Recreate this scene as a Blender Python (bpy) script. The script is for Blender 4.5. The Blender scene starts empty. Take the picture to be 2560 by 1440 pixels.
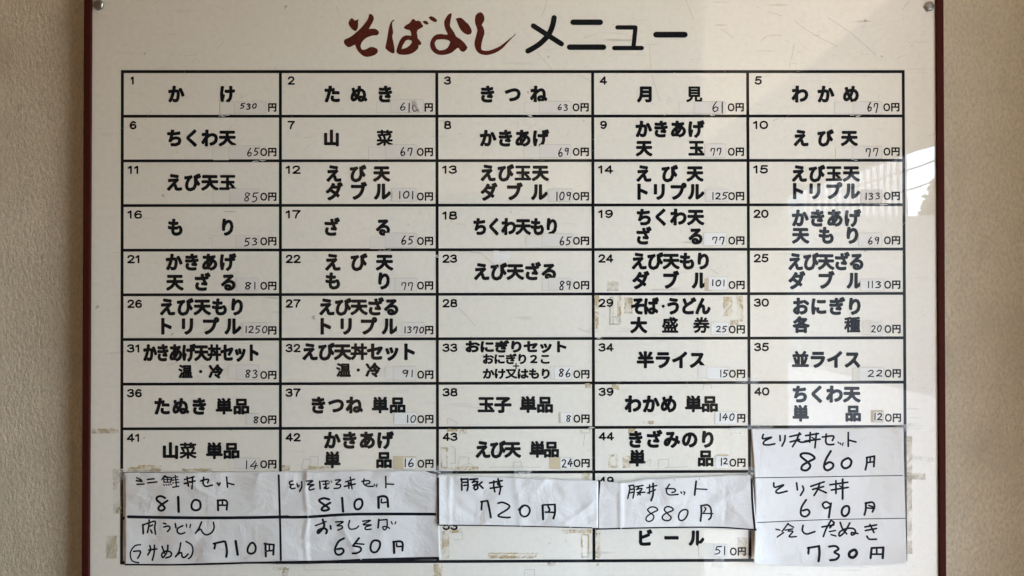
import bpy, bmesh, math, random
from mathutils import Vector, Matrix, Euler, noise

random.seed(7)
sc = bpy.context.scene
COL = sc.collection

# ------------------------------------------------------------------ camera, sky, sun, exposure
LENS = 28.0
DIST = 0.896
cam_d = bpy.data.cameras.new("camera")
cam_d.lens = LENS; cam_d.sensor_width = 36.0
cam_d.clip_start = 0.02; cam_d.clip_end = 500.0
cam = bpy.data.objects.new("camera", cam_d)
cam.location = (0.0, -DIST, 0.0)
cam.rotation_euler = Euler((math.radians(90 + 0.38), 0.0, math.radians(-0.38)))
COL.objects.link(cam); sc.camera = cam

SUN_EL, SUN_AZ = math.radians(52), math.radians(54)      # azimuth measured from +Y towards +X
world = bpy.data.worlds.new("World"); sc.world = world; world.use_nodes = True
wn = world.node_tree.nodes; wl = world.node_tree.links
bgn = wn["Background"]; sky = wn.new("ShaderNodeTexSky"); sky.sky_type = 'NISHITA'
sky.sun_disc = False; sky.sun_elevation = SUN_EL; sky.sun_rotation = SUN_AZ
sky.air_density = 1.0; sky.dust_density = 0.6; sky.ozone_density = 1.0
wl.new(sky.outputs[0], bgn.inputs[0]); bgn.inputs[1].default_value = 0.15
sun_d = bpy.data.lights.new("sun", 'SUN'); sun_d.energy = 2.0; sun_d.angle = math.radians(6)
sun_d.color = (1.0, 0.965, 0.92)
sun = bpy.data.objects.new("sun", sun_d); COL.objects.link(sun)
sv = Vector((math.sin(SUN_AZ) * math.cos(SUN_EL), math.cos(SUN_AZ) * math.cos(SUN_EL), math.sin(SUN_EL)))
sun.rotation_euler = sv.to_track_quat('Z', 'Y').to_euler(); sun.location = (3, 3, 6)

vs = sc.view_settings
vs.view_transform = 'Standard'; vs.look = 'None'; vs.gamma = 1.0; vs.use_curve_mapping = False
vs.exposure = 4.32
sc.render.engine = 'CYCLES'
sc.cycles.use_denoising = True
sc.cycles.max_bounces = 8; sc.cycles.diffuse_bounces = 5

# ------------------------------------------------------------------ measuring helpers
FPX = LENS / 36.0 * 2560.0
CAM_R = cam.rotation_euler.to_matrix()
CAM_P = Vector(cam.location)
def at(px, py, lift=0.0):
    """point of the board plane (or of a plane lifted off it) read off the 2560x1440 photograph"""
    d = CAM_R @ Vector(((px - 1280) / FPX, -(py - 720) / FPX, -1.0))
    t = (-lift - CAM_P.y) / d.y
    return CAM_P + d * t
PX = DIST / FPX            # metres per photo pixel on the board

# ------------------------------------------------------------------ object helpers
def link(o, parent=None):
    COL.objects.link(o)
    if parent: o.parent = parent
    return o
def tag(o, label=None, cat=None, group=None, kind=None):
    if label: o["label"] = label
    if cat: o["category"] = cat
    if group: o["group"] = group
    if kind: o["kind"] = kind
    return o
def mesh_obj(name, verts, faces, mat, parent=None, smooth=False):
    me = bpy.data.meshes.new(name)
    me.from_pydata([tuple(v) for v in verts], [], faces); me.update()
    if mat: me.materials.append(mat)
    if smooth:
        for p in me.polygons: p.use_smooth = True
    return link(bpy.data.objects.new(name, me), parent)
def empty(name, loc=(0, 0, 0)):
    o = bpy.data.objects.new(name, None); o.location = loc; o.empty_display_size = 0.05
    return link(o)
def box(verts, faces, x0, x1, y0, y1, z0, z1):
    b = len(verts)
    verts += [(x0,y0,z0),(x1,y0,z0),(x1,y1,z0),(x0,y1,z0),(x0,y0,z1),(x1,y0,z1),(x1,y1,z1),(x0,y1,z1)]
    faces += [tuple(b+i for i in f) for f in ((0,3,2,1),(4,5,6,7),(0,1,5,4),(1,2,6,5),(2,3,7,6),(3,0,4,7))]
def catmull(pts, step=3.0):
    if len(pts) < 3: return list(pts)
    closed = (abs(pts[0][0]-pts[-1][0]) + abs(pts[0][1]-pts[-1][1])) < 1e-6
    P = list(pts); out = []
    n = len(P)
    for i in range(n - 1):
        p1, p2 = P[i], P[i+1]
        p0 = P[i-1] if i > 0 else (P[-2] if closed else (2*p1[0]-p2[0], 2*p1[1]-p2[1]))
        p3 = P[i+2] if i+2 < n else (P[1] if closed else (2*p2[0]-p1[0], 2*p2[1]-p1[1]))
        L = math.hypot(p2[0]-p1[0], p2[1]-p1[1]); k = max(1, min(14, int(L/step)))
        for j in range(k):
            t = j / k
            out.append(tuple(0.5*((2*p1[a]) + (-p0[a]+p2[a])*t + (2*p0[a]-5*p1[a]+4*p2[a]-p3[a])*t*t
                                  + (-p0[a]+3*p1[a]-3*p2[a]+p3[a])*t**3) for a in (0, 1)))
    out.append(P[-1]); return out

class Ink:
    """flat marks collected in photo pixels and laid on the board (or on a lifted sheet)"""
    def __init__(self, lift=0.0002, fn=None):
        self.v = []; self.f = []; self.k = 0; self.lift = lift; self.fn = fn
    def p(self, x, y):
        l = self.fn(x, y) if self.fn else 0.0
        return at(x, y, l + self.lift + (self.k % 60) * 4e-7)
    def face(self, pts):
        self.k += 1; b = len(self.v)
        # keep faces turned to the viewer (clockwise in pixel space, y down)
        a = sum(pts[i][0]*pts[(i+1)%len(pts)][1] - pts[(i+1)%len(pts)][0]*pts[i][1] for i in range(len(pts)))
        if a > 0: pts = pts[::-1]
        self.v += [self.p(*q) for q in pts]; self.f.append(tuple(range(b, b + len(pts))))
    def disc(self, c, r, n=10):
        self.face([(c[0]+r*math.cos(6.2832*i/n), c[1]+r*math.sin(6.2832*i/n)) for i in range(n)])
    def stroke(self, pts, w, smooth=True, w_end=None, caps=True):
        P = catmull(pts) if smooth else list(pts)
        Q = [P[0]]
        for a, b in zip(P, P[1:]):                      # split long straight runs so they follow a curved sheet
            L = math.hypot(b[0]-a[0], b[1]-a[1])
            if self.fn and L > 9:
                k = int(L/9)+1
                for j in range(1, k): Q.append((a[0]+(b[0]-a[0])*j/k, a[1]+(b[1]-a[1])*j/k))
            if L > 1e-4: Q.append(b)
        P = Q; n = len(P)
        if n < 2: self.disc(P[0], w/2); return
        def rad(i):
            t = i/(n-1); ww = w if w_end is None else w + (w_end-w)*t
            return ww/2
        prev = None
        for i in range(n-1):
            a, b = P[i], P[i+1]; dx, dy = b[0]-a[0], b[1]-a[1]; L = math.hypot(dx, dy)
            nx, ny = -dy/L, dx/L; ra, rb = rad(i), rad(i+1)
            self.face([(a[0]+nx*ra,a[1]+ny*ra),(b[0]+nx*rb,b[1]+ny*rb),(b[0]-nx*rb,b[1]-ny*rb),(a[0]-nx*ra,a[1]-ny*ra)])
            if (i > 0 or caps): self.disc(a, ra, 10 if i == 0 else 8)
        if caps: self.disc(P[-1], rad(n-1), 10)
    def poly(self, pts): self.face(list(pts))
    def obj(self, name, mat, parent=None): return mesh_obj(name, self.v, self.f, mat, parent)

# ------------------------------------------------------------------ materials
def new_mat(name):
    m = bpy.data.materials.new(name); m.use_nodes = True
    nt = m.node_tree; b = nt.nodes["Principled BSDF"]
    return m, nt, b
def coords(nt, scale=(1,1,1), rot=(0,0,0)):
    tc = nt.nodes.new("ShaderNodeTexCoord"); mp = nt.nodes.new("ShaderNodeMapping")
    mp.inputs['Scale'].default_value = scale; mp.inputs['Rotation'].default_value = rot
    nt.links.new(tc.outputs['Object'], mp.inputs[0]); return mp.outputs[0]
def noise_tex(nt, vec, scale, detail=4, rough=0.55, dist=0.0):
    n = nt.nodes.new("ShaderNodeTexNoise"); n.inputs['Scale'].default_value = scale
    n.inputs['Detail'].default_value = detail; n.inputs['Roughness'].default_value = rough
    n.inputs['Distortion'].default_value = dist
    nt.links.new(vec, n.inputs['Vector']); return n.outputs['Fac']
def ramp(nt, fac, stops):
    r = nt.nodes.new("ShaderNodeValToRGB"); cr = r.color_ramp
    while len(cr.elements) < len(stops): cr.elements.new(0.5)
    for e, (pos, c) in zip(cr.elements, stops):
        e.position = pos; e.color = (c, c, c, 1) if isinstance(c, (int, float)) else (*c, 1)
    nt.links.new(fac, r.inputs[0]); return r.outputs[0]
def mixc(nt, fac, a, b, mode='MIX'):
    m = nt.nodes.new("ShaderNodeMix"); m.data_type = 'RGBA'; m.blend_type = mode
    for sock, v in ((m.inputs[0], fac), (m.inputs[6], a), (m.inputs[7], b)):
        if hasattr(v, 'node'): nt.links.new(v, sock)
        elif isinstance(v, (int, float)): sock.default_value = v
        else: sock.default_value = (*v, 1)
    return m.outputs[2]
def math_n(nt, op, a, b=None):
    m = nt.nodes.new("ShaderNodeMath"); m.operation = op
    for s, v in zip(m.inputs, (a, b)):
        if v is None: continue
        if hasattr(v, 'node'): nt.links.new(v, s)
        else: s.default_value = v
    return m.outputs[0]
def bump(nt, b, h, strength, dist):
    n = nt.nodes.new("ShaderNodeBump"); n.inputs['Strength'].default_value = strength
    n.inputs['Distance'].default_value = dist; nt.links.new(h, n.inputs['Height'])
    nt.links.new(n.outputs[0], b.inputs['Normal']); return n
def flat_mat(name, col, rough=0.6, metal=0.0, spec=0.5):
    m, nt, b = new_mat(name); b.inputs['Base Color'].default_value = (*col, 1)
    b.inputs['Roughness'].default_value = rough; b.inputs['Metallic'].default_value = metal
    b.inputs['Specular IOR Level'].default_value = spec
    return m

def mat_panel():
    m, nt, b = new_mat("board_laminate")
    v = coords(nt)
    big = noise_tex(nt, v, 3.5, 3)
    fine = noise_tex(nt, v, 160, 5, 0.7)
    c = mixc(nt, ramp(nt, big, [(0.35, 0.0), (0.7, 1.0)]), (0.825, 0.762, 0.652), (0.775, 0.71, 0.585))
    c = mixc(nt, ramp(nt, fine, [(0.42, 0.0), (0.75, 0.30)]), c, (0.60, 0.55, 0.46))
    # scuffs: stretched noise in two directions
    for rot, sc_, lo in ((0.5, 60, 0.66), (-0.9, 75, 0.68), (0.12, 50, 0.68)):
        vv = coords(nt, (0.08, 1, 1), (0, rot, 0))
        vv2 = noise_tex(nt, vv, sc_*2.2, 2, 0.5)
        msk = noise_tex(nt, v, 9, 3)
        f = math_n(nt, 'MULTIPLY', ramp(nt, vv2, [(lo, 0.0), (lo+0.05, 0.75)]), ramp(nt, msk, [(0.5, 0.0), (0.68, 1.0)]))
        c = mixc(nt, f, c, (0.50, 0.45, 0.37))
    spots = noise_tex(nt, v, 95, 1, 0.4)
    c = mixc(nt, ramp(nt, spots, [(0.775, 0.0), (0.80, 0.55)]), c, (0.30, 0.26, 0.20))
    nt.links.new(c, b.inputs['Base Color'])
    b.inputs['Roughness'].default_value = 0.055
    nt.links.new(ramp(nt, fine, [(0.3, 0.006), (0.8, 0.02)]), b.inputs['Roughness'])
    b.inputs['IOR'].default_value = 1.49; b.inputs['Specular IOR Level'].default_value = 0.75
    wv = noise_tex(nt, coords(nt, (1,1,1)), 14, 2)
    bump(nt, b, wv, 0.03, 0.002)
    return m
def mat_print(name, col, rough=0.015):
    m, nt, b = new_mat(name)
    v = coords(nt); n = noise_tex(nt, v, 220, 4, 0.7)
    lighter = tuple(min(1, x*1.6+0.012) for x in col)
    nt.links.new(mixc(nt, ramp(nt, n, [(0.5, 0.0), (0.85, 0.7)]), col, lighter), b.inputs['Base Color'])
    b.inputs['Roughness'].default_value = rough; b.inputs['IOR'].default_value = 1.49
    b.inputs['Specular IOR Level'].default_value = 0.3
    return m
def mat_paper(name, col, wr=1.0):
    m, nt, b = new_mat(name)
    v = coords(nt)
    n1 = noise_tex(nt, v, 24, 4, 0.55, 0.6); n2 = noise_tex(nt, v, 900, 3)
    nt.links.new(mixc(nt, ramp(nt, n1, [(0.3, 0.0), (0.75, 0.35)]), col, tuple(x*0.93 for x in col)), b.inputs['Base Color'])
    b.inputs['Roughness'].default_value = 0.62; b.inputs['Specular IOR Level'].default_value = 0.25
    vo = nt.nodes.new("ShaderNodeTexVoronoi"); vo.feature = 'SMOOTH_F1'; vo.inputs['Scale'].default_value = 17
    dv = nt.nodes.new("ShaderNodeVectorMath"); dv.operation = 'ADD'
    nn = nt.nodes.new("ShaderNodeTexNoise"); nn.inputs['Scale'].default_value = 12
    nt.links.new(v, nn.inputs['Vector'])
    sc_ = nt.nodes.new("ShaderNodeVectorMath"); sc_.operation = 'SCALE'; sc_.inputs['Scale'].default_value = 0.05
    nt.links.new(nn.outputs['Color'], sc_.inputs[0]); nt.links.new(v, dv.inputs[0]); nt.links.new(sc_.outputs[0], dv.inputs[1])
    nt.links.new(dv.outputs[0], vo.inputs['Vector'])
    h = math_n(nt, 'ADD', math_n(nt, 'MULTIPLY', vo.outputs['Distance'], 1.0), math_n(nt, 'MULTIPLY', n1, 0.8))
    h = math_n(nt, 'ADD', h, math_n(nt, 'MULTIPLY', n2, 0.02))
    bump(nt, b, h, 0.35*wr, 0.004)
    return m
def mat_marker():
    m, nt, b = new_mat("marker_ink")
    v = coords(nt); n = noise_tex(nt, v, 90, 4, 0.7)
    nt.links.new(mixc(nt, ramp(nt, n, [(0.4, 0.0), (0.8, 1.0)]), (0.007, 0.007, 0.010), (0.022, 0.021, 0.026)), b.inputs['Base Color'])
    b.inputs['Roughness'].default_value = 0.6; b.inputs['Specular IOR Level'].default_value = 0.12
    return m
def mat_wall():
    m, nt, b = new_mat("wall_plaster")
    v = coords(nt)
    vs1 = coords(nt, (1.0, 1, 0.55), (0, 0.6, 0))
    g1 = noise_tex(nt, vs1, 330, 4, 0.7); g2 = noise_tex(nt, v, 9, 4); g3 = noise_tex(nt, vs1, 170, 5, 0.6)
    c = mixc(nt, ramp(nt, g2, [(0.3, 0.0), (0.75, 1.0)]), (0.76, 0.655, 0.48), (0.60, 0.51, 0.365))
    c = mixc(nt, ramp(nt, g1, [(0.40, 0.0), (0.66, 0.65)]), c, (0.44, 0.365, 0.265))
    sm = noise_tex(nt, coords(nt, (1, 1, 0.35)), 22, 5, 0.65)
    c = mixc(nt, ramp(nt, sm, [(0.55, 0.0), (0.80, 0.40)]), c, (0.36, 0.29, 0.20))
    st = noise_tex(nt, v, 46, 2, 0.5)
    c = mixc(nt, ramp(nt, st, [(0.735, 0.0), (0.80, 0.45)]), c, (0.20, 0.165, 0.12))
    nt.links.new(c, b.inputs['Base Color'])
    b.inputs['Roughness'].default_value = 0.85; b.inputs['Specular IOR Level'].default_value = 0.2
    bump(nt, b, math_n(nt, 'ADD', g1, g3), 1.0, 0.0022)
    return m
def mat_residue(name, col, lo=0.42, hi=0.56, amax=0.75, scale=70):
    m, nt, b = new_mat(name)
    v = coords(nt)
    n = noise_tex(nt, v, scale, 5, 0.65, 0.8); n2 = noise_tex(nt, v, scale*3, 3)
    nt.links.new(mixc(nt, n2, col, tuple(x*0.6 for x in col)), b.inputs['Base Color'])
    nt.links.new(ramp(nt, n, [(lo, 0.06), (hi, amax)]), b.inputs['Alpha'])
    b.inputs['Roughness'].default_value = 0.5
    bump(nt, b, n, 0.4, 0.001)
    return m
def mat_tape():
    m, nt, b = new_mat("clear_tape")
    v = coords(nt, (1, 1, 1), (0, 0.7, 0)); n = noise_tex(nt, v, 150, 4, 0.6, 1.0)
    b.inputs['Base Color'].default_value = (0.85, 0.85, 0.82, 1)
    nt.links.new(ramp(nt, n, [(0.40, 0.10), (0.62, 0.24), (0.70, 0.6)]), b.inputs['Alpha'])
    b.inputs['Roughness'].default_value = 0.16
    bump(nt, b, n, 0.9, 0.0015)
    return m

M_PANEL = mat_panel()
M_BLACK = mat_print("black_print", (0.010, 0.010, 0.011))
M_RED = mat_print("red_print", (0.085, 0.016, 0.010))
M_FRAME = flat_mat("red_frame_paint", (0.052, 0.009, 0.006), 0.6, 0, 0.08)
M_WALL = mat_wall()
M_PAPER = mat_paper("white_paper", (0.74, 0.70, 0.645), 3.2)
M_STICK = mat_paper("cream_sticker_paper", (0.725, 0.665, 0.59), 0.25)
M_STICK2 = mat_paper("pale_sticker_paper", (0.78, 0.745, 0.68), 0.25)
M_OLD = mat_paper("yellowed_sticker_paper", (0.745, 0.69, 0.595), 0.25)
M_TAN = mat_paper("tan_backing_paper", (0.60, 0.48, 0.31), 0.4)
M_EDGE = flat_mat("brown_edge", (0.36, 0.28, 0.19), 0.8)
M_RIM = flat_mat('sticker_rim_brown', (0.50, 0.435, 0.34), 0.8)
M_MARK = mat_marker()
M_PEN = flat_mat("pen_ink", (0.008, 0.007, 0.010), 0.6, 0, 0.15)
M_METAL = flat_mat("dull_screw_metal", (0.30, 0.28, 0.25), 0.30, 0.9)
M_RES = mat_residue("glue_residue", (0.72, 0.54, 0.27), 0.40, 0.60, 0.58)
M_RES2 = mat_residue("pale_glue_residue", (0.64, 0.55, 0.34), 0.40, 0.62, 0.55, 40)
M_TAPE = mat_tape()
M_SCR = flat_mat("scratch_grime", (0.34, 0.29, 0.22), 0.6)
M_PENCIL = flat_mat("glue_outline_grime", (0.40, 0.36, 0.28), 0.7)

# ------------------------------------------------------------------ the place around the board, with added light blockers
GZ = -1.45                       # ground level below the camera
def plane_obj(name, pts, mat, parent=None): return mesh_obj(name, pts, [tuple(range(len(pts)))], mat, parent)
def slab(name, x0, x1, y0, y1, z0, z1, mat, parent=None):
    v, f = [], []; box(v, f, x0, x1, y0, y1, z0, z1); return mesh_obj(name, v, f, mat, parent)

m_ground, nt, b = new_mat("pale_paving")
v = coords(nt); n = noise_tex(nt, v, 3, 5); br = nt.nodes.new("ShaderNodeTexBrick")
br.inputs['Scale'].default_value = 2.0; br.inputs['Mortar Size'].default_value = 0.012
br.inputs['Color1'].default_value = (0.22,0.215,0.21,1); br.inputs['Color2'].default_value = (0.19,0.186,0.18,1); br.inputs['Mortar'].default_value = (0.2,0.2,0.2,1)
nt.links.new(v, br.inputs['Vector'])
nt.links.new(mixc(nt, n, br.outputs['Color'], (0.17,0.166,0.16), 'MIX'), b.inputs['Base Color']); b.inputs['Roughness'].default_value = 0.8
ground = slab("ground", -60, 60, -90, 60, GZ-0.2, GZ, m_ground); tag(ground, kind="structure")
m_road = flat_mat("road_asphalt", (0.06,0.06,0.063), 0.9)
road = slab("road", 6.0, 60, -90, 60, GZ-0.1, GZ+0.004, m_road); tag(road, kind="structure")

wall = slab("wall", -1.30, 0.640, 0.012, 0.20, GZ, 0.6, M_WALL)
tag(wall, "beige rough plaster wall behind the red framed menu board", "wall")

m_soff = flat_mat("soffit_paint", (0.82,0.62,0.38), 0.75)
m_soff2 = flat_mat("soffit_beam_paint", (0.07,0.055,0.04), 0.8)
SH = 0.6
so = empty("canopy_soffit", (0, -2, SH)); tag(so, "beige painted canopy ceiling over the shop front", "canopy")
def child_slab(name, *a):
    o = slab(name, *a[:-1], a[-1], so); o.matrix_parent_inverse = Matrix.Translation((0, 2, -SH)); return o
child_slab("ceiling_panel", -1.3, 0.786, -4.3, 0.0, SH, SH+0.15, m_soff)
child_slab("edge_beam", 0.787, 1.74, -4.3, 0.4, SH, SH+0.15, m_soff2)
m_shop = flat_mat("shop_front_paint", (0.24,0.14,0.065), 0.6)
shop = slab("shop_front", -1.5, -0.78, -4.3, 0.01, GZ, 0.598, m_shop)
tag(shop, "beige shop front beside the menu board wall", "shop front")
jamb = slab("wall_return", 0.644, 0.74, -0.19, 0.20, GZ, 0.598, flat_mat('grey_plaster', (0.26,0.26,0.25), 0.9))
tag(jamb, "grey plaster wall return at the right of the menu board", "wall")

m_blocker = flat_mat("blocker_paint", (0.16,0.11,0.07), 0.5)
blocker = slab("shade_blocker", 0.34, 0.375, -2.5, -0.62, GZ, 0.59, m_blocker)  # upright panel added out of view to darken the board's left side
tag(blocker, "brown door panel added out of view to shade the left of the menu board", "blocker")
m_str, nt, b = new_mat("striped_cladding")
v = coords(nt); wv = nt.nodes.new("ShaderNodeTexWave"); wv.bands_direction = 'X'; wv.inputs['Scale'].default_value = 1.9
nt.links.new(v, wv.inputs['Vector'])
nt.links.new(ramp(nt, wv.outputs['Fac'], [(0.45,(0.36,0.36,0.355)),(0.55,(0.12,0.12,0.125))]), b.inputs['Base Color'])
ob = slab("office_building", 7.1, 9.55, -24.0, -18.0, GZ, 11.0, m_str); tag(ob, "tall building with grey and white upright stripes across the street", "building")
m_pale = flat_mat("pale_wall", (0.13,0.135,0.14), 0.8)
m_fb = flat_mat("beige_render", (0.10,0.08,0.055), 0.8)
fb = slab("front_light_screen", -0.778, 1.735, -4.3, -4.0, GZ, 0.598, m_fb); tag(fb, "plain beige screen added out of view opposite the menu board to block front light", "wall")  # added opposite the board to keep front light off it
lb = slab("low_building", 3.4, 30.0, -17.9, -17.0, GZ, 1.75, m_pale); tag(lb, "low pale building across the street", "building")
# tree across the street
m_leaf = flat_mat("leaf_green", (0.07,0.10,0.04), 0.7); m_bark = flat_mat("bark", (0.12,0.09,0.06), 0.9)
tr = empty("street_tree", (10.9, -18.2, GZ)); tag(tr, "leafy street tree beside the striped building", "tree")
tv, tf = [], []
for i in range(5500):
    a = random.uniform(0, 6.283); h = random.uniform(0, 1); R = 1.35*math.sqrt(random.random())*(1.1-0.65*h)
    c = Vector((R*math.cos(a), R*math.sin(a), 1.6+2.6*h+random.uniform(-.2,.2)))
    d1 = Vector((random.uniform(-1,1),random.uniform(-1,1),random.uniform(-1,1))).normalized()*0.10
    d2 = d1.cross(Vector((random.uniform(-1,1),random.uniform(-1,1),random.uniform(-1,1)))).normalized()*0.065
    k = len(tv); tv += [c-d1, c+d2, c+d1, c-d2]; tf.append((k,k+1,k+2,k+3))
mesh_obj("crown", tv, tf, m_leaf, tr)
tv, tf = [], []
for j in range(9):
    r = 0.14*(1-0.6*j/8)
    for i in range(8): tv.append((r*math.cos(i*.7854), r*math.sin(i*.7854), 3.6*j/8))
for j in range(8):
    for i in range(8): tf.append((j*8+i, j*8+(i+1)%8, j*8+8+(i+1)%8, j*8+8+i))
mesh_obj("trunk", tv, tf, m_bark, tr)
m_wire = flat_mat("wire_black", (0.02,0.02,0.02), 0.6)
for i,(x, z) in enumerate(((6.4, 2.5), (6.5, 2.2), (6.6, 1.9))):
    tv, tf = [], []
    for j in range(25):
        y = -2.0 - 38.0*j/24; zz = z - 0.25*(1-((j-12)/12)**2)
        tv += [(x-.012,y,zz-.012),(x+.012,y,zz-.012),(x,y,zz+.014)]
    for j in range(24):
        for q in range(3): tf.append((j*3+q, j*3+(q+1)%3, j*3+3+(q+1)%3, j*3+3+q))
    w = mesh_obj("overhead_wire", tv, tf, m_wire); tag(w, "thin black overhead wire along the street", "wire", "overhead wires along the street")

# ------------------------------------------------------------------ the menu board
board = empty("menu_board", (0, 0, 0))
tag(board, "large cream menu board with dark red side frame and black price grid", "menu board")
def slab_px(name, quad, front, back, mat, parent, bev=0.0):
    """quad: four photo corners TL TR BR BL read at the front face"""
    F = [at(x, y, front) for x, y in quad]; B = [Vector((p.x, back, p.z)) for p in F]
    o = mesh_obj(name, F + B, [(3,2,1,0),(4,5,6,7),(0,1,5,4),(1,2,6,5),(2,3,7,6),(3,0,4,7)], mat, parent)
    if bev:
        md = o.modifiers.new("bevel", 'BEVEL'); md.width = bev; md.segments = 2
    return o
slab_px("panel", [(227.5,-40),(2341,-40),(2350.5,1560),(221,1560)], 0.0, 0.010, M_PANEL, board)
slab_px("frame_strip", [(209.3,-40),(227.4,-40),(220.9,1560),(202.8,1560)], 0.0035, 0.0115, M_FRAME, board, 0.0008)
slab_px("frame_strip", [(2341.2,-40),(2359.4,-40),(2367,1560),(2350.7,1560)], 0.0035, 0.0115, M_FRAME, board, 0.0008)
slab_px("frame_strip", [(209.2,-60),(2359.6,-60),(2359.6,-41),(209.2,-41)], 0.0035, 0.0115, M_FRAME, board, 0.0008)
slab_px("frame_strip", [(202.8,1561),(2367,1561),(2367,1580),(202.8,1580)], 0.0035, 0.0115, M_FRAME, board, 0.0008)

# grid
VX = [(306,304),(701,701),(1092,1094.3),(1481.5,1485),(1869,1875),(2258,2264.5)]
YT, YL, YR = 179.0, 1407.0, 1399.0
def gx(i, y):
    a, c = VX[i]; return a + (c-a)*(y-YT)/(1403-YT)
def gy(r, x):
    t = (x-305)/1956.0; bot = YL + (YR-YL)*t; return YT + (bot-YT)*r/11.0
g = Ink(0.00010)
for r in range(12):
    w = 7.6 if r in (0, 11) else 7.2
    g.stroke([(gx(0, gy(r,305)), gy(r,305)), (gx(5, gy(r,2260)), gy(r,2260))], w, False, caps=False)
for c in range(6):
    w = 7.4
    x0, x1 = VX[c]
    g.stroke([(x0, YT-3.8), (gx(c, gy(11, x1)+3.8), gy(11, x1)+3.8)], w, False, caps=False)
g.obj("grid_lines", M_BLACK, board)

# ---- printed lettering from Blender's built-in font, strokes fattened to round ends
fc = bpy.data.curves.new("font_probe", 'FONT'); fo = bpy.data.objects.new("font_probe", fc); COL.objects.link(fo)
fc.resolution_u = 3
GL = {}
def glyph(ch):
    if ch in GL: return GL[ch]
    fc.body = ch; fc.size = 1.0
    bpy.context.view_layer.update()
    dg = bpy.context.evaluated_depsgraph_get(); ev = fo.evaluated_get(dg); me = ev.to_mesh()
    V = [(q.co.x, q.co.y) for q in me.vertices]; F = [tuple(p.vertices) for p in me.polygons]
    cnt = {}
    for f in F:
        for i in range(len(f)):
            e = tuple(sorted((f[i], f[(i+1) % len(f)]))); cnt[e] = cnt.get(e, 0) + 1
    E = [e for e, c in cnt.items() if c == 1]
    ev.to_mesh_clear()
    xs = [p[0] for p in V] or [0, .5]; ys = [p[1] for p in V] or [0, .5]
    GL[ch] = (V, F, E, (min(xs), max(xs), min(ys), max(ys)))
    return GL[ch]
def put(ink, ch, fx, fy, r):
    V, F, E, _ = glyph(ch)
    P = [(fx(x), fy(y)) for x, y in V]
    for f in F: ink.face([P[i] for i in f])
    if r > 0:
        used = set()
        for a, c in E:
            pa, pc = P[a], P[c]; dx, dy = pc[0]-pa[0], pc[1]-pa[1]; L = math.hypot(dx, dy)
            if L < 1e-5: continue
            nx, ny = -dy/L*r, dx/L*r
            ink.face([(pa[0]+nx,pa[1]+ny),(pc[0]+nx,pc[1]+ny),(pc[0]-nx,pc[1]-ny),(pa[0]-nx,pa[1]-ny)])
            for q in (a, c):
                if q not in used: used.add(q); ink.disc(P[q], r, 8)
DENSE = set("種盛券菜温見")
MID = set("単品冷並丼玉")
def run(ink, text, x0, x1, y0, y1, bold=1.9):
    """one evenly spaced line of print filling the measured ink box"""
    n = len(text); em = (y1 - y0 - 2*bold) / 0.855
    w = min(em*(1.38 if y1-y0 < 32 else 1.03), (x1 - x0)/n*1.07) if n > 1 else em
    L0 = glyph(text[0])[3][0]; Rn = glyph(text[-1])[3][1]
    a = x0 + bold - L0*w
    pitch = ((x1 - bold - Rn*w) - a)/(n-1) if n > 1 else 0
    yc = (y0 + y1)/2
    for i, ch in enumerate(text):
        bb = glyph(ch)[3]
        r = bold*(0.62 if ch in DENSE else 0.82 if ch in MID else 1.0)
        ox = a + i*pitch; kana = '\u3040' <= ch <= '\u30ff'; ky = 1.10 if kana else 1.0
        if ch == '・': 
            ink.disc((ox+0.5*w, yc), 4.2, 12); continue
        put(ink, ch, lambda x: ox + x*w, lambda y: yc - (y - 0.38)*em*ky, r)
def fit(ink, text, x0, x1, y0, y1, r):
    """glyphs stretched to fill a box exactly"""
    n = len(text); adv = 0; lay = []
    for ch in text:
        bb = glyph(ch)[3]; lay.append((ch, adv - bb[0])); adv += bb[1]-bb[0] + (0.10 if ch != '1' else 0.13)
    adv -= 0.10 if text[-1] != '1' else 0.13
    h0 = min(glyph(c)[3][2] for c in text); h1 = max(glyph(c)[3][3] for c in text)
    sx = (x1-x0-2*r)/adv; sy = (y1-y0-2*r)/(h1-h0)
    for ch, o in lay:
        put(ink, ch, lambda x: x0 + r + (x+o)*sx, lambda y: y1 - r - (y-h0)*sy, r)

PD = {'0':[[(.5,.0),(.18,.09),(.0,.5),(.18,.91),(.5,1.),(.82,.91),(1.,.5),(.82,.09),(.5,.0)]],
 '1':[[(.02,.24),(.62,.02)],[(.62,.02),(.62,1.)]],
 '2':[[(.06,.26),(.2,.06),(.5,.0),(.8,.06),(.92,.27),(.75,.52),(.04,1.)],[(.04,1.),(1.,1.)]],
 '3':[[(.05,.17),(.45,.0),(.86,.1),(.84,.38),(.4,.47)],[(.4,.47),(.9,.56),(.95,.82),(.55,1.),(.2,.97),(.0,.82)]],
 '4':[[(.72,1.),(.72,.0)],[(.72,.0),(.0,.72)],[(.0,.72),(1.,.72)]],
 '5':[[(.92,.0),(.2,.0)],[(.2,.0),(.1,.48)],[(.1,.48),(.5,.36),(.9,.5),(.93,.8),(.55,1.),(.2,.96),(.0,.8)]],
 '6':[[(.86,.13),(.5,.0),(.14,.26),(.04,.64),(.18,.93),(.52,1.),(.9,.87),(.92,.58),(.55,.42),(.1,.6)]],
 '7':[[(.0,.0),(1.,.0)],[(1.,.0),(.55,.5),(.4,1.)]],
 '8':[[(.5,.0),(.14,.08),(.12,.36),(.5,.46),(.88,.36),(.86,.08),(.5,.0)],[(.5,.46),(.08,.58),(.04,.88),(.5,1.),(.96,.88),(.92,.58),(.5,.46)]],
 '9':[[(.14,.87),(.5,1.),(.86,.74),(.96,.36),(.82,.07),(.48,.0),(.1,.13),(.08,.42),(.45,.58),(.9,.4)]]}
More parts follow.
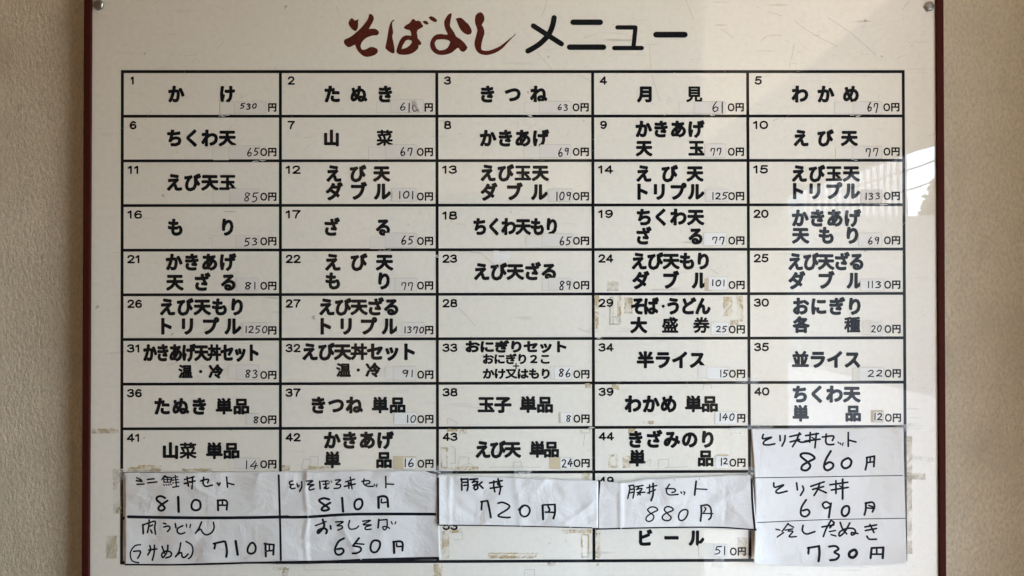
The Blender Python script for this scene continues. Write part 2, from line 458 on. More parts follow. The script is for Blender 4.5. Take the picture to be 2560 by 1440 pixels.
def printed(ink, text, x0, x1, y0, y1, w):
    wt = [0.62 if c == '1' else 1.0 for c in text]; gap = 0.32
    u = (x1-x0-w)/(sum(wt)+gap*(len(text)-1)); x = x0+w/2
    for c, k in zip(text, wt):
        for st_ in PD[c]:
            ink.stroke([(x+px*k*u, y0+w/2+py*(y1-y0-w)) for px, py in st_], w, len(st_) > 2)
        x += (k+gap)*u

A=(300,180,3.2); B=(1090,180,3.2); C=(300,510,3.2); D=(1090,510,3.2); E_=(300,840,3.2); F_=(1090,840,3.2)
G=(1700,0,2.977); H=(1700,480,2.977); I_=(1700,960,2.977); Z7=(1480,1170,5.7595)
CELLS = {   # cell number: zoom frame, runs of (text, x0, x1, y0, y1)
1:(A,[("か",385,522,112,240),("け",800,925,112,240)]),
2:(A,[("たぬき",1635,2178,112,240)]),
6:(A,[("ちくわ天",376,930,463,592)]),
7:(A,[("山",1632,1760,463,592),("菜",2048,2182,463,592)]),
11:(A,[("えび天玉",374,930,818,947)]),
12:(A,[("えび天",1650,2163,748,875),("ダブル",1645,2168,890,1020)]),
3:(B,[("きつね",357,892,112,240)]),
4:(B,[("月",1607,1730,112,240),("見",1998,2130,112,240)]),
8:(B,[("かきあげ",350,907,465,592)]),
9:(B,[("かきあげ",1595,2150,392,519),("天",1597,1725,545,672),("玉",2017,2148,545,672)]),
13:(B,[("えび玉天",356,905,743,870),("ダブル",356,895,895,1023)]),
14:(B,[("えび天",1602,2142,748,875),("トリプル",1610,2148,893,1020)]),
16:(C,[("も",382,510,120,250),("り",815,930,120,250)]),
17:(C,[("ざ",1635,1768,120,250),("る",2046,2178,120,250)]),
21:(C,[("かきあげ",366,932,400,528),("天ざる",368,925,560,690)]),
22:(C,[("えび天",1640,2188,400,530),("も",1642,1768,550,680),("り",2066,2180,550,680)]),
26:(C,[("えび天もり",318,985,758,887),("トリプル",328,972,912,1042)]),
27:(C,[("えび天ざる",1593,2228,758,887),("トリプル",1603,2230,912,1042)]),
18:(D,[("ちくわ天もり",298,970,115,245)]),
19:(D,[("ちくわ天",1605,2148,40,168),("ざ",1603,1732,192,320),("る",2020,2138,192,320)]),
23:(D,[("えび天ざる",303,962,475,605)]),
24:(D,[("えび天もり",1565,2185,392,520),("ダブル",1570,2182,545,675)]),
28:(D,[]),
29:(D,[("そば",1560,1785,752,880),("・",1785,1850,752,880),("うどん",1850,2198,752,880),("大盛券",1553,2195,905,1032)]),
31:(E_,[("かきあげ天丼セット",185,1110,68,198),("温・冷",462,828,228,340)]),
32:(E_,[("えび天丼セット",1458,2360,60,190),("温・冷",1725,2087,215,330)]),
36:(E_,[("たぬき",274,690,498,626),("単品",764,1036,498,626)]),
37:(E_,[("きつね",1533,1945,488,616),("単品",2013,2286,488,616)]),
41:(E_,[("山菜",342,616,852,982),("単品",686,958,852,982)]),
42:(E_,[("かきあげ",1630,2192,768,897),("単",1632,1765,925,1055),("品",2048,2180,925,1055)]),
33:(F_,[("おにぎりセット",235,1045,40,130),("おにぎり２こ",374,910,145,222),("＋",610,670,215,260),("かけ又はもり",374,910,262,340)]),
34:(F_,[("半ライス",1606,2155,125,255)]),
38:(F_,[("玉子",332,605,483,613),("単品",668,938,483,613)]),
39:(F_,[("わかめ",1508,1925,478,608),("単品",1990,2257,478,608)]),
43:(F_,[("えび天",316,682,842,972),("単品",746,986,842,972)]),
44:(F_,[("きざみのり",1543,2222,762,890),("単",1543,1675,912,1042),("品",2093,2222,912,1042)]),
5:(G,[("わかめ",830,1332,640,760)]),
10:(G,[("えび天",845,1325,968,1085)]),
15:(G,[("えび玉天",832,1340,1232,1350),("トリプル",840,1342,1362,1480)]),
20:(H,[("かきあげ",832,1350,133,253),("天もり",832,1328,262,382)]),
25:(H,[("えび天ざる",806,1366,457,578),("ダブル",806,1366,598,718)]),
30:(H,[("おにぎり",840,1345,790,910),("各",838,962,928,1046),("種",1218,1342,928,1046)]),
35:(H,[("並ライス",832,1342,1185,1306)]),
40:(I_,[("ちくわ天",838,1345,15,135),("単",836,960,158,278),("品",1230,1350,158,278)]),
49:(I_,[]), 53:(I_,[]),
54:(Z7,[("ビ",675,905,895,1118),("ー",1040,1255,895,1118),("ル",1390,1632,895,1118)]),
}
ONLY_YEN = {1, 2, 26, 27, 39}
for num in sorted(CELLS):
    (ox, oy, s), runs = CELLS[num]
    c, r = (num-1) % 5, (num-1)//5
    x0, xr = gx(c, gy(r, 305+390*c)), gx(c+1, gy(r+1, 305+390*(c+1)))
    y0, y1 = gy(r, x0), gy(r+1, xr)
    ink = Ink(0.00016)
    for (t, a, b_, u, v_) in runs:
        small = (v_-u)/s < 32
        if t == '＋':
            cx, cy = ox+640/s, oy+240/s; ink.stroke([(cx-6.5,cy),(cx+6.5,cy)], 3.2, False); ink.stroke([(cx,cy-6.5),(cx,cy+6.5)], 3.2, False); continue
        if t == '・':
            ink.disc((ox+1818/s, oy+818/s), 4.0, 12); continue
        bold = (1.5 if small and (v_-u)/s < 26 else 2.1 if small else 2.5)
        run(ink, t, ox+a/s, ox+b_/s, oy+u/s, oy+v_/s, bold)
    nm = Ink(0.00016); st = str(num); dy = 3.5 if num == 18 else 0
    if num == 1: bx = (20, 31)
    elif num < 10: bx = (17.5, 36.5)
    elif num == 11: bx = (13, 44)
    elif st[1] == '1': bx = (12, 47)
    else: bx = (12.5, 51)
    printed(nm, st, x0+bx[0], x0+bx[1], y0+11.5+dy, y0+33+dy, 4.4)
    pr = Ink(0.00016)
    if num not in (28, 49, 53):
        if num not in ONLY_YEN: printed(pr, "0", xr-50.5, xr-33, y1-32, y1-11.5, 3.7)
        fit(pr, "円", xr-30.8, xr-9.8, y1-32.5, y1-11, 1.0)
    if ink.f:
        e = ink.obj("menu_entry", M_BLACK, board)
        nm.obj("entry_number", M_BLACK, e)
        if pr.f: pr.obj("yen_mark", M_BLACK, e)
    else:
        nm.obj("entry_number", M_BLACK, board)
bpy.data.objects.remove(fo)

# ---- titles
def tz(pts): return [(840 + x/5.539, y/5.539) for x, y in pts]
T = [
 ([(215,250),(240,262),(258,285),(300,272),(318,262),(305,300),(308,330),(300,395),(270,432),(235,415),(205,385),(180,345),(172,318),(185,285)], None),
 ([(470,190),(505,205),(525,240),(522,275),(500,320),(470,375),(455,400),(500,396),(540,398),(575,415),(597,445),(590,475),(565,490),(530,490),(480,500),(440,515),(395,545),(355,590),(342,625),(345,660),(358,685),(390,690),(430,675),(475,650),(530,655),(565,672),(582,700),(572,735),(540,760),(490,778),(440,788),(395,782),(350,755),(310,715),(280,665),(262,620),(220,640),(180,656),(140,635),(115,605),(106,575),(120,548),(160,530),(215,500),(265,460),(320,410),(370,360),(410,310),(440,265),(452,230),(455,205)], None),
 ([(805,268),(808,280),(780,310),(778,350),(785,400),(792,450),(780,500),(788,550),(802,620),(812,690),(812,730),(790,742),(750,725),(710,695),(684,670),(690,620),(705,550),(722,450),(735,380),(750,325),(770,290)], None),
 ([(1075,260),(1110,290),(1135,283),(1178,305),(1190,335),(1208,350),(1200,378),(1165,395),(1128,420),(1120,450),(1128,490),(1132,530),(1160,560),(1182,590),(1178,622),(1145,625),(1140,665),(1110,700),(1060,735),(1000,755),(930,760),(865,750),(838,725),(838,690),(860,620),(890,550),(930,505),(980,488),(1040,495),(1040,460),(1020,418),(980,410),(945,395),(940,375),(970,345),(1010,325),(1040,290),(1055,268)],
  [(1000,550),(1040,560),(1052,580),(1035,610),(1000,645),(950,670),(910,678),(915,650),(940,600),(970,560)]),
 ([(1200,295),(1235,285),(1265,298),(1282,325),(1270,342),(1240,338),(1210,318)], None),
 ([(1282,240),(1315,222),(1350,235),(1390,265),(1402,290),(1385,307),(1350,300),(1310,275)], None),
 ([(1603,183),(1600,220),(1588,280),(1580,360),(1610,410),(1640,455),(1665,505),(1720,540),(1775,590),(1805,630),(1822,660),(1805,690),(1775,715),(1750,718),(1720,700),(1700,665),(1680,665),(1650,690),(1610,725),(1550,750),(1470,762),(1400,752),(1345,715),(1310,660),(1303,610),(1315,560),(1345,510),(1390,478),(1450,470),(1545,478),(1520,420),(1500,350),(1498,300),(1520,250),(1555,200),(1585,183)],
  [(1440,545),(1500,545),(1560,560),(1582,580),(1570,615),(1545,660),(1510,685),(1430,698),(1395,675),(1370,620),(1368,590),(1390,555)]),
 ([(1655,262),(1715,243),(1765,270),(1800,305),(1830,330),(1865,385),(1882,435),(1870,470),(1830,482),(1775,460),(1725,410),(1690,340),(1670,285)], None),
 ([(2005,168),(2035,190),(2055,240),(2050,290),(2020,345),(2040,380),(2055,430),(2055,470),(2045,500),(2025,570),(2012,640),(2015,685),(2060,703),(2120,700),(2180,680),(2260,645),(2330,595),(2400,540),(2450,500),(2488,460),(2480,485),(2430,535),(2370,600),(2310,665),(2240,715),(2170,745),(2090,762),(2010,752),(1960,720),(1930,670),(1918,610),(1925,550),(1945,480),(1958,420),(1950,380),(1930,330),(1925,270),(1935,210),(1965,180)], None),
]
cu = bpy.data.curves.new("title_probe", 'CURVE'); cu.dimensions = '2D'; cu.fill_mode = 'BOTH'
for outer, hole in T:
    for loop in (outer, hole):
        if not loop: continue
        P = catmull(tz(loop + [loop[0]]), 4.0)[:-1]
        sp = cu.splines.new('POLY'); sp.points.add(len(P)-1); sp.use_cyclic_u = True
        for q, (x, y) in zip(sp.points, P): q.co = (x/100, -y/100, 0, 1)
co = bpy.data.objects.new("title_probe", cu); COL.objects.link(co)
bpy.context.view_layer.update()
ev = co.evaluated_get(bpy.context.evaluated_depsgraph_get()); me = ev.to_mesh()
ti = Ink(0.00016)
for p in me.polygons: ti.face([(me.vertices[i].co.x*100, -me.vertices[i].co.y*100) for i in p.vertices])
ev.to_mesh_clear(); bpy.data.objects.remove(co)
tag(ti.obj("shop_title", M_RED, board), "dark red brush lettered title at the top of the board")
mt = Ink(0.00016)
def mz(pts): return [(1290 + x/5.539, y/5.539) for x, y in pts]
for pts, w, s in (([(528,245),(505,360),(450,480),(350,590),(250,660),(165,706)],75,True), ([(240,358),(630,608)],72,False),
    ([(790,308),(1168,308)],78,False), ([(742,653),(1212,653)],78,False), ([(1403,380),(1655,380),(1627,650)],61,False),
    ([(1360,665),(1742,665)],62,False), ([(1940,480),(2338,480)],82,False)):
    mt.stroke(mz(pts), w/5.539, s)
tag(mt.obj("menu_title", M_BLACK, board), "thick black rounded title to the right of the red one")

# ---- screws
def screw(px, py, r, rot):
    c = at(px, py, 0.0); R = r*PX; v, f = [], []
    prof = [(1.0, 0.0), (1.0, 0.0016), (0.86, 0.0030), (0.5, 0.0036)]
    for rr, h in prof:
        for i in range(6):
            a = rot + i*math.pi/3; k = R*rr*(1.0 + 0.05*math.sin(i*2.1))
            v.append((c.x + k*math.cos(a), -h, c.z + k*math.sin(a)))
    for j in range(len(prof)-1):
        for i in range(6): f.append((j*6+i, j*6+(i+1)%6, j*6+6+(i+1)%6, j*6+6+i))
    f.append(tuple(18+i for i in range(6)))
    o = mesh_obj("screw", v, f, M_METAL, board)
    md = o.modifiers.new("bevel", 'BEVEL'); md.width = 0.0006; md.segments = 2
    for p in o.data.polygons: p.use_smooth = False
    return o
screw(248, 13, 14, 0.35); screw(2321.5, 17, 13.5, 0.1)

# ---- old glue marks, grime outlines and scratches on the panel
def ragged(x0, y0, x1, y1, amp=1.3, step=6):
    out = []
    def edge(ax, ay, bx, by):
        L = math.hypot(bx-ax, by-ay); k = max(2, int(L/step))
        for j in range(k):
            t = j/k; out.append((ax+(bx-ax)*t + random.uniform(-amp,amp), ay+(by-ay)*t + random.uniform(-amp,amp)))
    edge(x0,y0,x1,y0); edge(x1,y0,x1,y1); edge(x1,y1,x0,y1); edge(x0,y1,x0,y0); return out
def residue(boxes, mat=None):
    for bx in boxes:
        ik = Ink(0.00012)
        if len(bx) == 5:                                   # hollow frame of glue
            x0,y0,x1,y1,t = bx
            for q in ((x0,y0,x1,y0+t),(x0,y1-t,x1,y1),(x0,y0+t,x0+t,y1-t),(x1-t,y0+t,x1,y1-t)):
                ik.poly(ragged(*q, 0.8, 4))
        else: ik.poly(ragged(*bx))
        ik.obj("glue_residue", mat or M_RES, board)
residue([(228,1072,297,1083),(345,1163,404,1178),(318,1168,350,1178),(1486,738,1497,822),(1544,738,1553,790,),(1560,744,1582,784,5),(1562,746,1580,782),
 (1808,741,1831,791),(1842,739,1858,805),(1826,800,1846,812),(1101,1118,1120,1172,5),(1104,1166,1196,1176),(1521,1136,1545,1170,6),(1557,1140,1577,1170),
 (1117,1072,1145,1080),(1148,1074,1167,1085),(1451,1071,1476,1083,3),(1607,1052,1634,1060),(1570,1072,1590,1090),(1463,959,1478,970),(1529,960,1548,974),
 (1104,1328,1123,1397),(1108,1322,1153,1331),(1220,1382,1342,1396,4),(1224,1388,1340,1396),(1404,1324,1478,1333),(1452,1334,1474,1395,5),(1084,1409,1106,1446),(1369,1407,1390,1414,2.5),(1453,1182,1474,1198),
 (1489,1326,1501,1394),(1490,1408,1497,1415),(1844,1344,1868,1386),(683,1416,716,1426),(706,1420,722,1444),(705,1163,724,1177),(770,1166,830,1174),(455,1172,530,1178)])
residue([(283,1172,304,1284),(265,1340,292,1396),(2265,1090,2280,1385),(2268,1182,2314,1199),(1519,704,1546,727),(1524,790,1552,812,3),(1524,742,1534,812,3)], M_RES2)
ik = Ink(0.00012); ik.poly([(1234,627),(1247,627),(1247,632),(1277,628),(1277,644),(1262,658),(1234,655)])
ik.obj("glue_residue", M_STICK2, board)
class _OL:
    def stroke(self, pts, w, sm):
        k_ = Ink(0.00018); k_.stroke(pts, w, sm); k_.obj('grime_outline', M_PENCIL, board)
ol = _OL()
def fz(o, s, pts): return [(o[0]+x/s, o[1]+y/s) for x, y in pts]
for pts in ([(1450,1060),(1468,985),(1530,990),(1520,1030),(1495,1070),(1450,1060)],[(1510,970),(1585,962),(1583,1050)]):
    ol.stroke(fz((300,840),3.2,pts), 1.0, False)
for pts in ([(92,705),(92,655),(168,692),(166,708)],[(178,1040),(185,965),(262,970),(255,1050)],[(190,1055),(230,1025),(280,1022),(320,1060)],[(430,1060),(432,1048),(840,1050)],
    [(620,1045),(620,1010),(680,1005),(680,1040)],[(1780,1050),(1778,990),(1860,985),(1858,1050)],[(1590,1050),(1630,1040),(1715,985),(1710,1050)],[(1830,1052),(2010,1046)],
    [(2140,425),(2140,390),(2205,392),(2205,420)],[(1180,765),(1190,800),(1178,880)],[(110,880),(155,900),(155,1020),(110,1020)]):
    ol.stroke(fz((1090,840),3.2,pts), 0.9, False)
for pts in ([(1390,825),(1390,960),(1460,965),(1475,830)],[(1395,910),(1440,905),(1455,940)],[(180,380),(260,378),(360,395),(440,465),(510,520)],[(2200,520),(2260,560)],[(180,830),(240,890),(310,970)],[(1140,990),(1180,1015),(1230,1028)]):
    ol.stroke(fz((1090,510),3.2,pts), 0.9, False)
for pts in ([(430,905),(440,1030),(320,1035)],[(1515,1215),(1525,1250)],[(250,940),(430,930)]):
    ol.stroke(fz((1080,1170),5.7595,pts), 0.8, False)
for pts in ([(760,1405),(760,1425),(860,1425)],[(1310,1440),(1312,1424),(1336,1424),(1336,1440)]): ol.stroke(pts, 0.9, False)
scr = Ink(0.00013)
def scratch(x, y, L, a, w):
    k = 4; pts = []; da = random.uniform(-.12, .12)
    for j in range(k):
        pts.append((x + L*j/k*math.cos(a+da*j), y + L*j/k*math.sin(a+da*j)))
    scr.stroke(pts, w, True, w*0.4, caps=False)
for i in range(330):
    x, y = random.uniform(235, 2335), random.uniform(5, 1430)
    if random.random() < 0.5: y = random.uniform(5, 400)
    a = random.gauss(-0.35, 0.35) if random.random() < 0.65 else random.uniform(0, 3.14)
    scratch(x, y, random.choice((6, 9, 14, 22, 40)), a, random.uniform(0.25, 0.7))
for i in range(90):
    scr.disc((random.uniform(235,2335), random.uniform(5,1430)), random.uniform(0.5,1.3), 7)
for pts in ([(852,150),(915,205),(1005,260),(1080,300),(1170,348)],[(600,305),(655,268),(760,262)],[(990,262),(1045,262)],[(830,440),(850,322)],[(1655,75),(1705,5)],[(1100,130),(1270,245),(1460,410)],[(650,85),(760,120)],[(300,215),(400,280)]):
    scr.stroke(fz((1700,0),2.977,pts), 0.7, True, caps=False)
for pts in ([(430,0),(395,130),(345,240)],[(285,720),(400,850),(490,950)],[(1850,620),(1855,800),(1868,960)],[(2350,0),(2420,170),(2455,280)],[(1880,1040),(1960,1300),(1990,1400)],[(870,1035),(1010,1110)]):
    scr.stroke(fz((1290,0),5.539,pts), 0.6, True, caps=False)
wr = Ink(0.00014)  # pale strokes on the grid lines: worn nicks, with tape glints painted in
for (x, y, ln) in ((2128,397,26),(2192,507,34),(2206,511,20),(1884,948,22),(1322,290,14),(1305,1181,40),(700,1405,12),(1476,1067,10),(1094,1178,18),(640,401,40),(560,290,22),(960,624,26),(1780,289,16),(2140,290,22),(1500,846,12),(306,1176,14),(2262,1064,14),(1093,640,8)):
    for q in range(4):
        xx = x+random.uniform(-ln/2,ln/2); yy = y+random.uniform(-3.4,3.4)
        wr.stroke([(xx-random.uniform(2,6), yy-random.uniform(-1.5,1.5)),(xx, yy),(xx+random.uniform(2,7), yy+random.uniform(-1.5,1.5))], random.uniform(0.5,1.4), True)
tag(wr.obj("wear_and_glints", M_OLD, board), kind="stuff")
tag(scr.obj("scratches", M_SCR, board), kind="stuff")

# ------------------------------------------------------------------ handwritten digits
DG = {'0':[[(.55,.02),(.2,.2),(.06,.6),(.3,.97),(.65,.92),(.92,.5),(.8,.1),(.5,.03)]],
 '1':[[(.5,.0),(.5,.5),(.46,1.0)]],
 '2':[[(.05,.2),(.4,.02),(.82,.14),(.75,.42),(.08,.93),(.45,.9),(.98,.95)]],
 '3':[[(.1,.12),(.5,.0),(.85,.18),(.4,.43),(.88,.62),(.72,.92),(.08,.97)]],
 '4':[[(.6,.0),(.3,.4),(.02,.68),(.98,.6)],[(.72,.3),(.68,.7),(.6,1.0)]],
 '5':[[(.3,.02),(.12,.45),(.55,.42),(.8,.65),(.55,.92),(.02,1.0)],[(.3,.06),(.98,.02)]],
 '6':[[(.62,.0),(.25,.35),(.04,.72),(.3,1.0),(.78,.86),(.82,.6),(.5,.52),(.12,.72)]],
 '7':[[(.08,.42),(.12,.1)],[(.1,.1),(.55,.04),(.85,.08),(.8,.5),(.62,1.0)]],
 '8':[[(.85,.14),(.5,.0),(.14,.14),(.3,.42),(.75,.68),(.6,.97),(.15,.94),(.1,.7),(.5,.46),(.9,.14)]],
 '9':[[(.8,.14),(.4,.02),(.08,.26),(.3,.5),(.7,.38),(.84,.1)],[(.84,.1),(.78,.55),(.62,1.0)]]}
def digits(ink, text, x0, y0, x1, y1, w):
    wt = [0.28 if c == '1' else 1.0 for c in text]; gap = 0.38
    tot = sum(wt) + gap*(len(text)-1); u = (x1-x0)/tot; x = x0
    for c, k in zip(text, wt):
        jy = random.uniform(-1, 1)*0.04*(y1-y0); sh = random.uniform(-.02, .16); ks = random.uniform(.9, 1.08)
        for s in DG[c]:
            ink.stroke([(x + (px+sh*(0.5-py))*k*u, y0 + jy + py*ks*(y1-y0)) for px, py in s], w*random.uniform(.9, 1.12), len(s) > 2)
        x += (k+gap)*u

# ------------------------------------------------------------------ price stickers
COLX = [520, 900, 1290, 1680, 2070]
STK = [ # cell, y origin, main box, under strip box (or None), digits, digit box, flags
(1,230,(190,68,415,152),(85,74,192,158),"530",(234,84,350,122),""),
(6,230,(150,385,372,482),(35,398,152,488),"65",(284,404,366,460),""),
(11,230,(155,697,368,801),(36,708,157,800),"85",(262,724,360,786),""),
(16,230,(200,1032,366,1121),(28,1035,202,1116),"53",(264,1050,356,1104),""),
(21,230,(202,1340,362,1432),None,"81",(266,1371,344,1419),""),
(2,230,(222,56,455,148),(120,76,226,150),"610",(290,80,418,138),"eb"),
(7,230,(182,380,404,474),(62,398,184,484),"67",(292,400,378,456),"e"),
(12,230,(230,694,404,785),None,"101",(280,716,386,769),"e"),
(17,230,(182,1017,404,1118),(72,1047,184,1128),"65",(300,1037,384,1097),"e"),
(22,230,(250,1340,408,1430),(215,1342,254,1427),"77",(298,1369,382,1423),"e"),
(3,230,(168,68,396,151),(60,74,170,150),"63",(302,90,374,133),"e"),
(8,230,(172,380,394,470),(57,394,174,474),"69",(306,404,382,459),"e"),
(13,230,(232,702,404,786),(258,694,402,704),"109",(290,720,398,780),""),
(18,230,(187,1022,406,1114),(72,1036,189,1119),"65",(316,1042,396,1099),"e"),
(23,230,(236,1340,404,1424),(188,1346,240,1427),"89",(314,1362,396,1423),""),
(4,230,(160,71,384,155),(52,74,162,151),"61",(292,70,368,143),"e"),
(9,230,(236,374,388,470),None,"77",(278,404,356,454),"e"),
(14,230,(240,702,404,788),(262,690,372,704),"125",(290,724,400,774),""),
(19,230,(228,1014,390,1104),(230,1100,296,1112),"77",(290,1044,378,1094),"w"),
(24,230,(264,1332,400,1424),(236,1342,290,1430),"101",(288,1354,380,1399),"wt"),
(5,230,(180,70,388,158),(50,73,182,154),"67",(286,77,360,141),"e"),
(10,230,(180,390,388,478),(55,396,182,478),"77",(272,404,362,459),"e"),
(15,230,(237,706,390,794),None,"133",(270,727,376,774),""),
(20,230,(222,1016,384,1107),None,"69",(290,1044,370,1099),"we"),
(25,230,(234,1346,398,1429),None,"113",(286,1364,384,1409),"w"),
(26,680,(246,366,428,460),None,"1250",(270,390,426,439),"e"),
(31,680,(205,668,366,774),(144,676,207,767),"83",(270,704,358,761),""),
(36,680,(275,1020,369,1094),None,"8",(328,1040,366,1086),"e"),
(41,680,(195,1342,374,1411),(152,1346,197,1410),"14",(270,1360,360,1418),"e"),
(27,680,(298,364,462,459),(268,373,302,455),"1370",(320,394,460,439),"e"),
(32,680,(240,680,402,777),(183,686,242,771),"91",(304,707,382,759),"e"),
(37,680,(246,1014,408,1099),None,"10",(338,1030,403,1081),"w"),
(42,680,(312,1336,402,1416),(240,1328,404,1418),"16",(320,1344,390,1401),"wt"),
(33,680,(278,684,400,774),(246,683,280,769),"86",(310,700,396,759),"w"),
(38,680,(322,1013,404,1084),(309,1012,325,1085),"8",(362,1032,396,1074),"wt"),
(43,680,(320,1337,406,1415),(240,1336,324,1417),"24",(330,1347,406,1404),"wt"),
(29,680,(282,362,406,451),None,"25",(320,390,394,431),"w"),
(34,680,(252,686,402,769),(188,674,254,761),"15",(347,707,402,754),"w"),
(39,680,(310,1007,468,1094),None,"140",(342,1017,450,1069),"w"),
(44,680,(312,1326,408,1414),(320,1316,408,1330),"12",(352,1342,400,1391),"wt"),
(30,680,(305,362,394,454),(253,352,308,449),"20",(312,384,386,431),"w"),
(35,680,(225,688,398,779),(178,692,228,779),"22",(288,707,392,757),"w"),
(40,680,(328,1006,394,1076),(311,996,400,1080),"12",(334,1017,390,1064),"wt"),
]
STK = [(c, COLX[(c-1)%5], oy, 2.88, m, u, d, db, fl) for c, oy, m, u, d, db, fl in STK]
STK.append((54, 1480, 1170, 5.7595, (1760,1098,1945,1275), (1537,1092,1765,1280), "51", (1772,1132,1922,1252), "w"))
WORD = {1:"530",2:"610 with a torn white flap"}
def sheet(name, x0, y0, x1, y1, lift, mat, parent=None, rot=0.0, th=0.00012):
    cx, cy = (x0+x1)/2, (y0+y1)/2
    q = []
    for x, y in ((x0,y0),(x1,y0),(x1,y1),(x0,y1)):
        dx, dy = x-cx, y-cy; q.append((cx+dx*math.cos(rot)-dy*math.sin(rot), cy+dx*math.sin(rot)+dy*math.cos(rot)))
    # clipped corners
    P = []
    for i in range(4):
        p, a, c = q[i], q[i-1], q[(i+1)%4]
        k = random.uniform(0.8, 2.2)
        for o in (a, c):
            L = math.hypot(o[0]-p[0], o[1]-p[1]); P.append((p[0]+(o[0]-p[0])*min(.3,k/L), p[1]+(o[1]-p[1])*min(.3,k/L)))
    n = len(P); F = [at(x, y, lift) for x, y in P]; Bk = [Vector((p.x, -lift+th, p.z)) for p in F]
    faces = [tuple(range(n-1, -1, -1)), tuple(range(n, 2*n))] + [(i, (i+1)%n, n+(i+1)%n, n+i) for i in range(n)]
    return mesh_obj(name, F+Bk, faces, mat, parent)
NAMES = {n: "".join(t for t, *_ in rr[1]) for n, rr in CELLS.items()}
for (cell, ox, oy, s, m, u, dgt, db, fl) in STK:
    f = lambda b: (ox+b[0]/s, oy+b[1]/s, ox+b[2]/s, oy+b[3]/s)
    mb = f(m); rot = random.uniform(-.012, .012)
    st = sheet("price_sticker", *mb, 0.00042, M_STICK2 if 'w' in fl else M_STICK, None, rot)
    look = "torn cream" if 'b' in fl else "white" if 'w' in fl else "cream"
    tag(st, f"small {look} price sticker handwritten {dgt} in the {NAMES[cell][:9]} cell" + (f" numbered {cell}" if cell != 54 else " at the bottom"), "price sticker", "handwritten price stickers in the menu cells")
    sheet('sticker_rim', mb[0]-0.7, mb[1]-0.6, mb[2]+0.7, mb[3]+0.8, 0.00032, M_RIM, st, rot)  # slightly larger brown sheet showing as a thin rim
    if u: 
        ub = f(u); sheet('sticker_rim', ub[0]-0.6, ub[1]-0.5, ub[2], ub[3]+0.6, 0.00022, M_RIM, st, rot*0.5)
        ub = f(u); sheet("old_strip", *ub, 0.00028, M_TAN if 't' in fl else M_OLD, st, rot*0.5)
    if 'e' in fl:
        sheet("brown_edge", mb[0]+(mb[2]-mb[0])*0.25, mb[1]-0.9, mb[2]-0.5, mb[1]+2, 0.00026, M_EDGE, st, rot)  # thin brown strip along the sticker's top edge
    ik = Ink(0.00047); digits(ik, dgt, *f(db), 2.9)
    ik.obj("handwritten_price", M_PEN, st)
    if 'b' in fl:
        P = [(1028,254),(1041,251),(1049,279),(1046,281)]
        fv = [at(P[0][0],P[0][1],0.0006), at(P[1][0],P[1][1],0.0035), at(P[2][0],P[2][1],0.0022), at(P[3][0],P[3][1],0.0006), at(1037,252,0.0030)]
        o = mesh_obj("torn_flap", fv, [(0,3,2),(0,2,4),(4,2,1)], flat_mat("torn_paper_white", (0.85,0.84,0.82), 0.7), st)

# ------------------------------------------------------------------ handwritten notes
def note(name, quad, lift_fn, label, strokes, nu=70, nv=34, edges=None):
    TL, TR, BR, BL = quad
    e = edges or {}
    def pos(u, v):
        x = (TL[0]*(1-u)+TR[0]*u)*(1-v) + (BL[0]*(1-u)+BR[0]*u)*v
        y = (TL[1]*(1-u)+TR[1]*u)*(1-v) + (BL[1]*(1-u)+BR[1]*u)*v
        if 'bottom' in e: y += e['bottom'](u)*v
        if 'top' in e: y += e['top'](u)*(1-v)
        if 'left' in e: x += e['left'](v)*(1-u)
        return x, y
    xmin = min(q[0] for q in quad); xmax = max(q[0] for q in quad); ymin = min(q[1] for q in quad); ymax = max(q[1] for q in quad)
    def lf(x, y):
        u = (x-xmin)/(xmax-xmin); v = (y-ymin)/(ymax-ymin)
        return max(0.0006, lift_fn(u, v, x, y))
    rc = random.Random(len(strokes)*13+int(TL[0]))
    cr = []
    for _ in range(9 + int((xmax-xmin)/90)):
        cx, cy = rc.uniform(xmin, xmax), rc.uniform(ymin, ymax); an = rc.uniform(0, 3.1416)
        cr.append((cx, cy, math.cos(an), math.sin(an), rc.uniform(25, 85), rc.uniform(5, 12), rc.choice((-1, 1, 1))*rc.uniform(0.0005, 0.0014)))
    base_lf = lf
    def lf(x, y):
        l = base_lf(x, y)
        for cx, cy, ca, sa, ln, wd, h in cr:
            t = (x-cx)*ca+(y-cy)*sa; d = -(x-cx)*sa+(y-cy)*ca
            if abs(t) < ln and abs(d) < 4*wd:
                l += h*math.exp(-abs(d)/wd)*(1-(t/ln)**2)
        return max(0.0006, l)
    nu = int((xmax-xmin)/4.5); nv = int((ymax-ymin)/4.5)
    V, Fc = [], []
    for j in range(nv+1):
        for i in range(nu+1):
            x, y = pos(i/nu, j/nv); V.append(at(x, y, lf(x, y)))
    for j in range(nv):
        for i in range(nu):
            a = j*(nu+1)+i; Fc.append((a+nu+1, a+nu+2, a+1, a))
    o = mesh_obj(name, V, Fc, M_PAPER, None, True)
    md = o.modifiers.new("thickness", 'SOLIDIFY'); md.thickness = 0.00014; md.offset = -1
    tag(o, label, "paper note", "handwritten paper notes taped over the lower menu")
    ik = Ink(0.00010, lf)
    for pts, w in strokes: ik.stroke(pts, w*1.2, len(pts) > 2)
    ik.obj("handwriting", M_MARK, o)
    return o
def zs(o, s, w, lst):
    out = []
    for it in lst:
        if isinstance(it, tuple) and isinstance(it[0], list): pts, ww = it
        else: pts, ww = it, w
        out.append(([(o[0]+x/s, o[1]+y/s) for x, y in pts], ww/s))
    return out
def wob(x, y, k=0.02, seed=0.0): return noise.noise(Vector((x*k, y*k, seed)))
S5 = 5.7595
